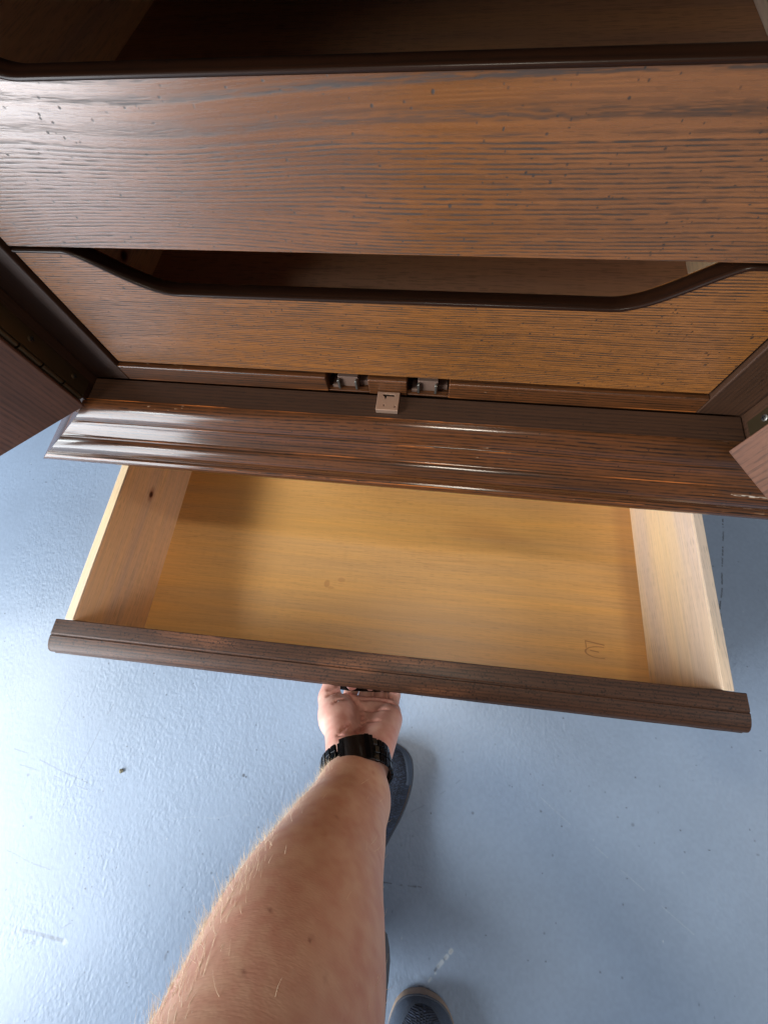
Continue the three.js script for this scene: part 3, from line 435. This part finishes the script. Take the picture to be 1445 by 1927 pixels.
{
  const rest = flatSkin(nets(restD, V(-0.09, 0.55, 0.25), V(0.47, 1.17, 0.78), 0.008));
  const g = mergeGeometries([armGeo, rest]); toP(g); const b = new THREE.Mesh(g, mSkin); b.name = 'body'; b.castShadow = b.receiveShadow = true; person.add(b);
}
{ // clothes: shirt, trousers, short hair
  const cloth = (c, k) => new THREE.MeshPhysicalMaterial({ color: c, roughness: 0.9, sheen: 0.3, sheenColor: new THREE.Color(0.4, 0.42, 0.46), bumpMap: inMetres(tex(256, 256, (a, b, o) => { o[0] = o[1] = o[2] = 128 + 60 * Math.sin(a * 256 * 0.9) * Math.sin(b * 256 * 0.9) + 60 * (vn(a * 120, b * 120) - 0.5); }, false), 0.1, 0.1), bumpScale: k });
  const uvOf = (g) => { const p = g.attributes.position, u = []; for (let i = 0; i < p.count; i++) u.push(p.getX(i) + p.getZ(i), p.getY(i)); g.setAttribute('uv', new THREE.Float32BufferAttribute(u, 2)); return g; };
  const shirt = (p) => { let d = coneD(p, V(0.07, 0.86, 1.02), V(0.07, 0.82, 0.72), 0.15, 0.16); d = smin(d, coneD(p, V(-0.08, 0.76, 0.66), V(0.2, 0.8, 0.7), 0.1, 0.1), 0.09); d = smin(d, coneD(p, SHL, SHL.clone().lerp(El, 0.5), 0.083, 0.073), 0.05); d = smin(d, coneD(p, SHR, SHR.clone().lerp(EBR, 0.6), 0.083, 0.07), 0.05); return d + 0.004 * (fbm(p.x * 14 + p.z * 9, p.y * 14, 2) - 0.5); };
  mesh('shirt', toP(uvOf(nets(shirt, V(-0.32, 0.48, 0.45), V(0.46, 1.08, 1.24), 0.012))), cloth(0x33353a, 0.0004), person);
  const legs = (p) => { let d = coneD(p, V(0.0, 0.86, 1.1), V(0.14, 0.86, 1.12), 0.145, 0.145);
    d = smin(d, smin(coneD(p, V(-0.01, 0.82, 1.08), V(-0.02, 0.47, 0.78), 0.1, 0.068), coneD(p, V(-0.02, 0.47, 0.78), V(-0.002, 0.07, 0.612), 0.062, 0.055), 0.03), 0.05); d = smin(d, smin(coneD(p, V(0.14, 0.82, 1.1), V(0.15, 0.47, 1.02), 0.1, 0.068), coneD(p, V(0.15, 0.47, 1.02), V(0.115, 0.07, 0.9), 0.066, 0.06), 0.03), 0.05); d = smax(d, 0.055 - p.y, 0.01); return d + 0.006 * (fbm(p.x * 20 + p.z * 12, p.y * 16, 2) - 0.5); };
  mesh('trousers', toP(uvOf(nets(legs, V(-0.22, 0.03, 0.48), V(0.32, 1.05, 1.32), 0.012))), cloth(0x4a4d52, 0.0005), person);
  const hair = (p) => smax(coneD(p, hd(0, 0.03, -0.012), hd(0, 0.03, 0.02), 0.099, 0.088), p.clone().sub(hd(0, 0.02, 0.035)).dot(fwd.clone().addScaledVector(upH, -0.55)), 0.01) + 0.003 * (vn(p.x * 300, p.y * 300 + p.z * 200) - 0.5);
  mesh('hair', toP(uvOf(nets(hair, V(-0.06, 0.86, 0.3), V(0.22, 1.2, 0.66), 0.007))), new THREE.MeshStandardMaterial({ color: 0x4a3a28, roughness: 0.8 }), person);
}
{ // fine blond hairs along the outer side of the forearm
  const p = armGeo.attributes.position, n = armGeo.attributes.normal, r = rng(404), pos = [], idx = [], out = camR.clone().negate(), wristward = arm[0][0].clone().sub(arm[5][0]).normalize();
  const off = V(0.05, 0, 0.7); let made = 0;
  for (let tries = 0; tries < 160000 && made < 3600; tries++) {
    const i = Math.floor(r() * p.count), P = V(p.getX(i), p.getY(i), p.getZ(i)), Nn = V(n.getX(i), n.getY(i), n.getZ(i)), t = P.clone().sub(arm[0][0]).dot(wristward) * -1;
    if (t < 0.03 || t > 0.27) continue; const side = Nn.dot(out); if (r() > 0.006 + 0.994 * sst(0.25, 0.9, side)) continue;
    const dir = wristward.clone().multiplyScalar(0.45 + 0.7 * r()).addScaledVector(Nn, 0.2 + 0.4 * r()).add(V(r() - 0.5, r() - 0.5, r() - 0.5).multiplyScalar(0.8)).normalize(), L = 0.003 + r() * 0.0075, R = 0.00009 + r() * 0.00006, bend = V(r() - 0.5, r() - 0.5, r() - 0.5).multiplyScalar(1.3).addScaledVector(wristward, 0.4);
    const s1 = V(0, 1, 0).cross(dir).normalize(), s2 = dir.clone().cross(s1), b0 = pos.length / 3, K = 4;
    for (let k = 0; k <= K; k++) { const u = k / K, q = P.clone().sub(off).addScaledVector(dir, L * u - 0.0005).addScaledVector(bend, L * u * u * 0.5); for (let a = 0; a < 3; a++) { const c = Math.cos(a * 2.094), s = Math.sin(a * 2.094), w = R * (1 - 0.8 * u); pos.push(q.x + (s1.x * c + s2.x * s) * w, q.y + (s1.y * c + s2.y * s) * w, q.z + (s1.z * c + s2.z * s) * w); } }
    for (let k = 0; k < K; k++) for (let a = 0; a < 3; a++) { const A = b0 + k * 3 + a, B = b0 + k * 3 + (a + 1) % 3; idx.push(A, B, A + 3, B, B + 3, A + 3); } made++;
  }
  const g = new THREE.BufferGeometry(); g.setAttribute('position', new THREE.Float32BufferAttribute(pos, 3)); g.setIndex(idx); g.computeVertexNormals();
  const h = mesh('arm_hair', g, new THREE.MeshStandardMaterial({ color: 0xe2ccab, roughness: 0.45 }), person); h.userData.kind = 'stuff';
}
// shoes: station lofts; local toe at the origin, heel along +z; m = +1 puts the big toe towards +x
function shoe(x, z, turn, m, label) {
  const L = 0.29, S = [[0, 0.004, 0.02], [0.012, 0.02, 0.034], [0.04, 0.032, 0.043], [0.1, 0.042, 0.052], [0.2, 0.0495, 0.06], [0.3, 0.051, 0.068], [0.42, 0.046, 0.083], [0.52, 0.041, 0.098], [0.62, 0.037, 0.104], [0.74, 0.036, 0.1], [0.86, 0.0355, 0.098], [0.95, 0.03, 0.096], [0.99, 0.017, 0.09], [1, 0.006, 0.08]];
  const cen = (s) => m * (0.012 * (1 - sst(0, 0.4, s)) - 0.004 * sst(0.3, 0.6, s));
  const curve = (k) => { const c = new THREE.CatmullRomCurve3(S.map((q) => V(q[0], q[k], 0)), false, 'centripetal'); return (s) => { let lo = 0, hi = 1; for (let i = 0; i < 24; i++) { const mid = (lo + hi) / 2; c.getPoint(mid).x < s ? lo = mid : hi = mid; } return c.getPoint(lo).y; }; };
  const hw = curve(1), top = curve(2), ss = []; for (let i = 0; i <= 44; i++) { const t = i / 44; ss.push(0.5 - 0.5 * Math.cos(Math.PI * t)); }
  const g = new THREE.Group(); g.name = numbered('shoe'); person.add(g); g.position.set(x - 0.05, 0, z - 0.7); g.rotation.y = turn; tag(g, label);
  const up = ss.map((s) => { const w = Math.max(0.002, hw(s) - 0.002), h = top(s), y0 = 0.018, r = []; for (let j = 0; j <= 28; j++) { const a = Math.PI * j / 28, cx = Math.cos(a), sy = Math.sin(a), e = 0.72; const crease = 0.0012 * Math.max(0, 1 - Math.abs(s - 0.13 - 0.03 * cx) / 0.012); r.push(V(cen(s) + Math.sign(cx) * Math.pow(Math.abs(cx), e) * w * (1 - 0.1 * sy), y0 + Math.pow(sy, e) * (h - y0) - crease, s * L)); } return r; });
  mesh('upper', grid(up, (i, j, p) => [p.x * 1 + j * 0.002, p.z]), mKnit, g);
  const ring = (o, y) => { const a = [], b = []; for (const s of ss) { const w = Math.max(0.003, hw(s)) + o, zz = s * L + (s < 0.05 ? -o : s > 0.95 ? o : 0); a.push(V(cen(s) + w, y, zz)); b.unshift(V(cen(s) - w, y, zz)); } const q = a.concat(b); q.push(a[0].clone()); return q; };
  const wall = [ring(-0.004, 0.001), ring(-0.001, 0.003), ring(0.0004, 0.008), ring(0.0004, 0.018), ring(0.0004, 0.0215), ring(-0.003, 0.022), ring(-0.012, 0.0225)];
  mesh('sole', grid(wall), mSole, g);
  const foxing = [ring(0.0012, 0.02), ring(0.0015, 0.0212), ring(0.0008, 0.0222), ring(-0.0014, 0.0225)]; mesh('sole_edge', grid(foxing), mTan, g);
  const capR = ss.filter((s) => s < 0.16).map((s) => { const w = Math.max(0.002, hw(s) - 0.0008), r = []; for (let j = 0; j <= 28; j++) { const a = Math.PI * j / 28, cx = Math.cos(a), sy = Math.sin(a), lim = 0.5 - 0.22 * sst(0.02, 0.16, s) ; const sy2 = Math.min(sy, lim + 0.25); r.push(V(cen(s) + Math.sign(cx) * Math.pow(Math.abs(cx), 0.72) * w, 0.018 + Math.pow(sy2, 0.72) * (top(s) - 0.018) * (sy2 < sy ? 0.97 : 1) + 0.0002, s * L - 0.0008)); } return r; }); mesh('toe_cap', grid(capR), mToe, g);
  const lace = []; for (let k = 0; k < 5; k++) { const s = 0.36 + k * 0.045, y = top(s) + 0.001, c = cen(s); lace.push(new THREE.TubeGeometry(new THREE.QuadraticBezierCurve3(V(c - 0.022, y - 0.007, s * L), V(c, y + 0.005, s * L + 0.003), V(c + 0.022, y - 0.007, s * L + 0.006)), 10, 0.0022, 6)); } mesh('lace', lace, mToe, g);
}
const knit = tex(256, 256, (a, b, o) => { const u = a * 22, v = b * 26, q = Math.abs(Math.sin(u * Math.PI)) * Math.abs(Math.sin((v + (Math.floor(u) % 2) * 0.5) * Math.PI)), n = vn(a * 90, b * 90); o[0] = o[1] = o[2] = 60 + 150 * q + 60 * (n - 0.5); }, false);
const knitC = tex(512, 512, (a, b, o) => { const n = vn(a * 260, b * 180), q = fbm(a * 40, b * 40, 2) - 0.5, l = 0.55 + 0.75 * n * n + 0.3 * q; o[0] = 54 * l; o[1] = 65 * l; o[2] = 86 * l; }, true);
const mKnit = new THREE.MeshStandardMaterial({ map: inMetres(knitC, 0.12, 0.12), bumpMap: inMetres(knit, 0.05, 0.05), bumpScale: 0.0012, roughness: 0.9 });
const mToe = new THREE.MeshStandardMaterial({ color: 0x465366, bumpMap: inMetres(knit, 0.03, 0.03), bumpScale: 0.0004, roughness: 0.8 });
const mSole = new THREE.MeshStandardMaterial({ color: 0x94806f, roughness: 0.7 }), mTan = new THREE.MeshStandardMaterial({ color: 0x454d5a, roughness: 0.7 });
shoe(0.017, 0.371, -0.22, 1, 'dark navy knit shoe under the outstretched arm');
shoe(0.112, 0.66, 0.0, -1, 'dark navy knit shoe set back from the other');

// ---------------------------------------------------------------- watch
{
  const w = new THREE.Group(); w.name = 'wristwatch'; scene.add(w); tag(w, 'black metal bracelet watch on the wrist with its clasp turned up', 'watch');
  const c = at(671, 1448, 0.432); w.position.copy(c);
  const ax = arm[1][0].clone().sub(Wr).normalize().addScaledVector(Ld, -0.2).addScaledVector(Nd, -0.5).normalize(), l = Ld.clone().addScaledVector(ax, -Ld.dot(ax)).normalize(), n = ax.clone().cross(l); if (n.dot(Nd) < 0) n.negate();
  const M = new THREE.Matrix4().makeBasis(l, n, l.clone().cross(n));
  w.quaternion.setFromRotationMatrix(M);                                         // local x = thumb side, y = palm side, z = along the arm
  const RX = 0.0362, RY = 0.0362, N = 30, put = (a, dr = 0) => [Math.cos(a) * (RX + dr), Math.sin(a) * (RY + dr)];
  const half = (x) => mBlackMetal;
  for (let i = 0; i < N; i++) {
    const a = (i + 0.5) / N * Math.PI * 2; if (a > Math.PI * 0.36 && a < Math.PI * 0.68) continue; if (a > Math.PI * 1.32 && a < Math.PI * 1.68) continue;
    const [x, y] = put(a), ang = Math.atan2(Math.sin(a) / RY, Math.cos(a) / RX), rows = [];
    for (const [z, wd, t] of [[-0.0082, 0.0074, 0.0034], [0, 0.0078, 0.0042], [0.0082, 0.0074, 0.0034]]) { const g = new RoundedBoxGeometry(t, 0.0066, wd, 2, 0.0009); g.translate(0, z === 0 ? 0.0012 : 0, z); g.rotateZ(ang); g.translate(x, y, 0); rows.push(g); }
    mesh('link', rows, half(a), w);
  }
  const bent = (a0, a1, r0, r1, z0, z1) => { const s = new THREE.Shape(), K = 14; for (let k = 0; k <= K; k++) { const [x, y] = put(mix(a0, a1, k / K), r1); k ? s.lineTo(x, y) : s.moveTo(x, y); } for (let k = K; k >= 0; k--) { const [x, y] = put(mix(a0, a1, k / K), r0); s.lineTo(x, y); } s.closePath(); const g = new THREE.ExtrudeGeometry(s, { depth: z1 - z0 - 0.0012, bevelEnabled: true, bevelThickness: 0.0006, bevelSize: 0.0006, bevelSegments: 2 }); g.translate(0, 0, z0 + 0.0006); return g; };
  mesh('clasp', bent(Math.PI * 0.385, Math.PI * 0.66, 0.0012, 0.0038, -0.0128, 0.0128), new THREE.MeshPhysicalMaterial({ color: 0x08080a, metalness: 0.5, roughness: 0.22, clearcoat: 0.5, clearcoatRoughness: 0.1 }), w, 'plain black folding clasp');
  mesh('clasp_fold', bent(Math.PI * 0.355, Math.PI * 0.68, -0.0016, 0.0008, -0.0108, 0.0108), mBlackMetal, w);
  mesh('clasp_lock', bent(Math.PI * 0.595, Math.PI * 0.622, 0.0036, 0.0047, -0.0131, 0.0131), mBlackMetal, w);
  const cs = new THREE.CylinderGeometry(0.021, 0.0205, 0.011, 40); cs.translate(0, -RY - 0.004, 0); mesh('case', cs, mBlackMetal, w);
  const dl = new THREE.CylinderGeometry(0.018, 0.018, 0.0006, 40); dl.translate(0, -RY - 0.0098, 0); mesh('dial', dl, mHole, w);
}

// ---------------------------------------------------------------- crumb on the floor
{
  const g = new THREE.IcosahedronGeometry(0.003, 2), p = g.attributes.position; for (let i = 0; i < p.count; i++) { const q = V(p.getX(i), p.getY(i), p.getZ(i)), s = 0.65 + 0.7 * vn(q.x * 400 + 9, q.y * 400 + q.z * 300); p.setXYZ(i, q.x * s * 1.2, q.y * s * 0.7, q.z * s); } g.computeVertexNormals();
  const m = mesh('pebble', g, new THREE.MeshStandardMaterial({ color: 0x8a8672, roughness: 0.9 }), scene); m.position.set(-0.4167, 0.0022, 0.4761); tag(m, 'tiny grey pebble lying on the bare blue floor', 'pebble');
}

// ---------------------------------------------------------------- lamps
for (const d of LAMPS) {
  const g = new THREE.Group(); g.name = d.name; scene.add(g); tag(g, d.label, 'lamp'); g.position.set(...d.at); g.lookAt(...d.to); g.updateMatrixWorld(true);
  const col = new THREE.Color().setRGB(...d.color);
  mesh('lamp_housing', box(-d.w / 2 - 0.03, -d.h / 2 - 0.03, -0.06, d.w / 2 + 0.03, d.h / 2 + 0.03, -0.012, 0.004), new THREE.MeshStandardMaterial({ color: 0xd8d8d4, roughness: 0.6 }), g);
  mesh('lamp_diffuser', box(-d.w / 2, -d.h / 2, -0.0115, d.w / 2, d.h / 2, -0.004, 0.001), new THREE.MeshStandardMaterial({ color: 0xffffff, emissive: col, emissiveIntensity: 0.6, roughness: 0.5 }), g);
  const L = new THREE.RectAreaLight(col, d.power, d.w, d.h); L.position.set(...d.at); scene.add(L); const dir = V(...d.to).sub(V(...d.at)).normalize(); L.position.addScaledVector(dir, 0.004); L.lookAt(...d.to);
}

renderer.render(scene, camera);
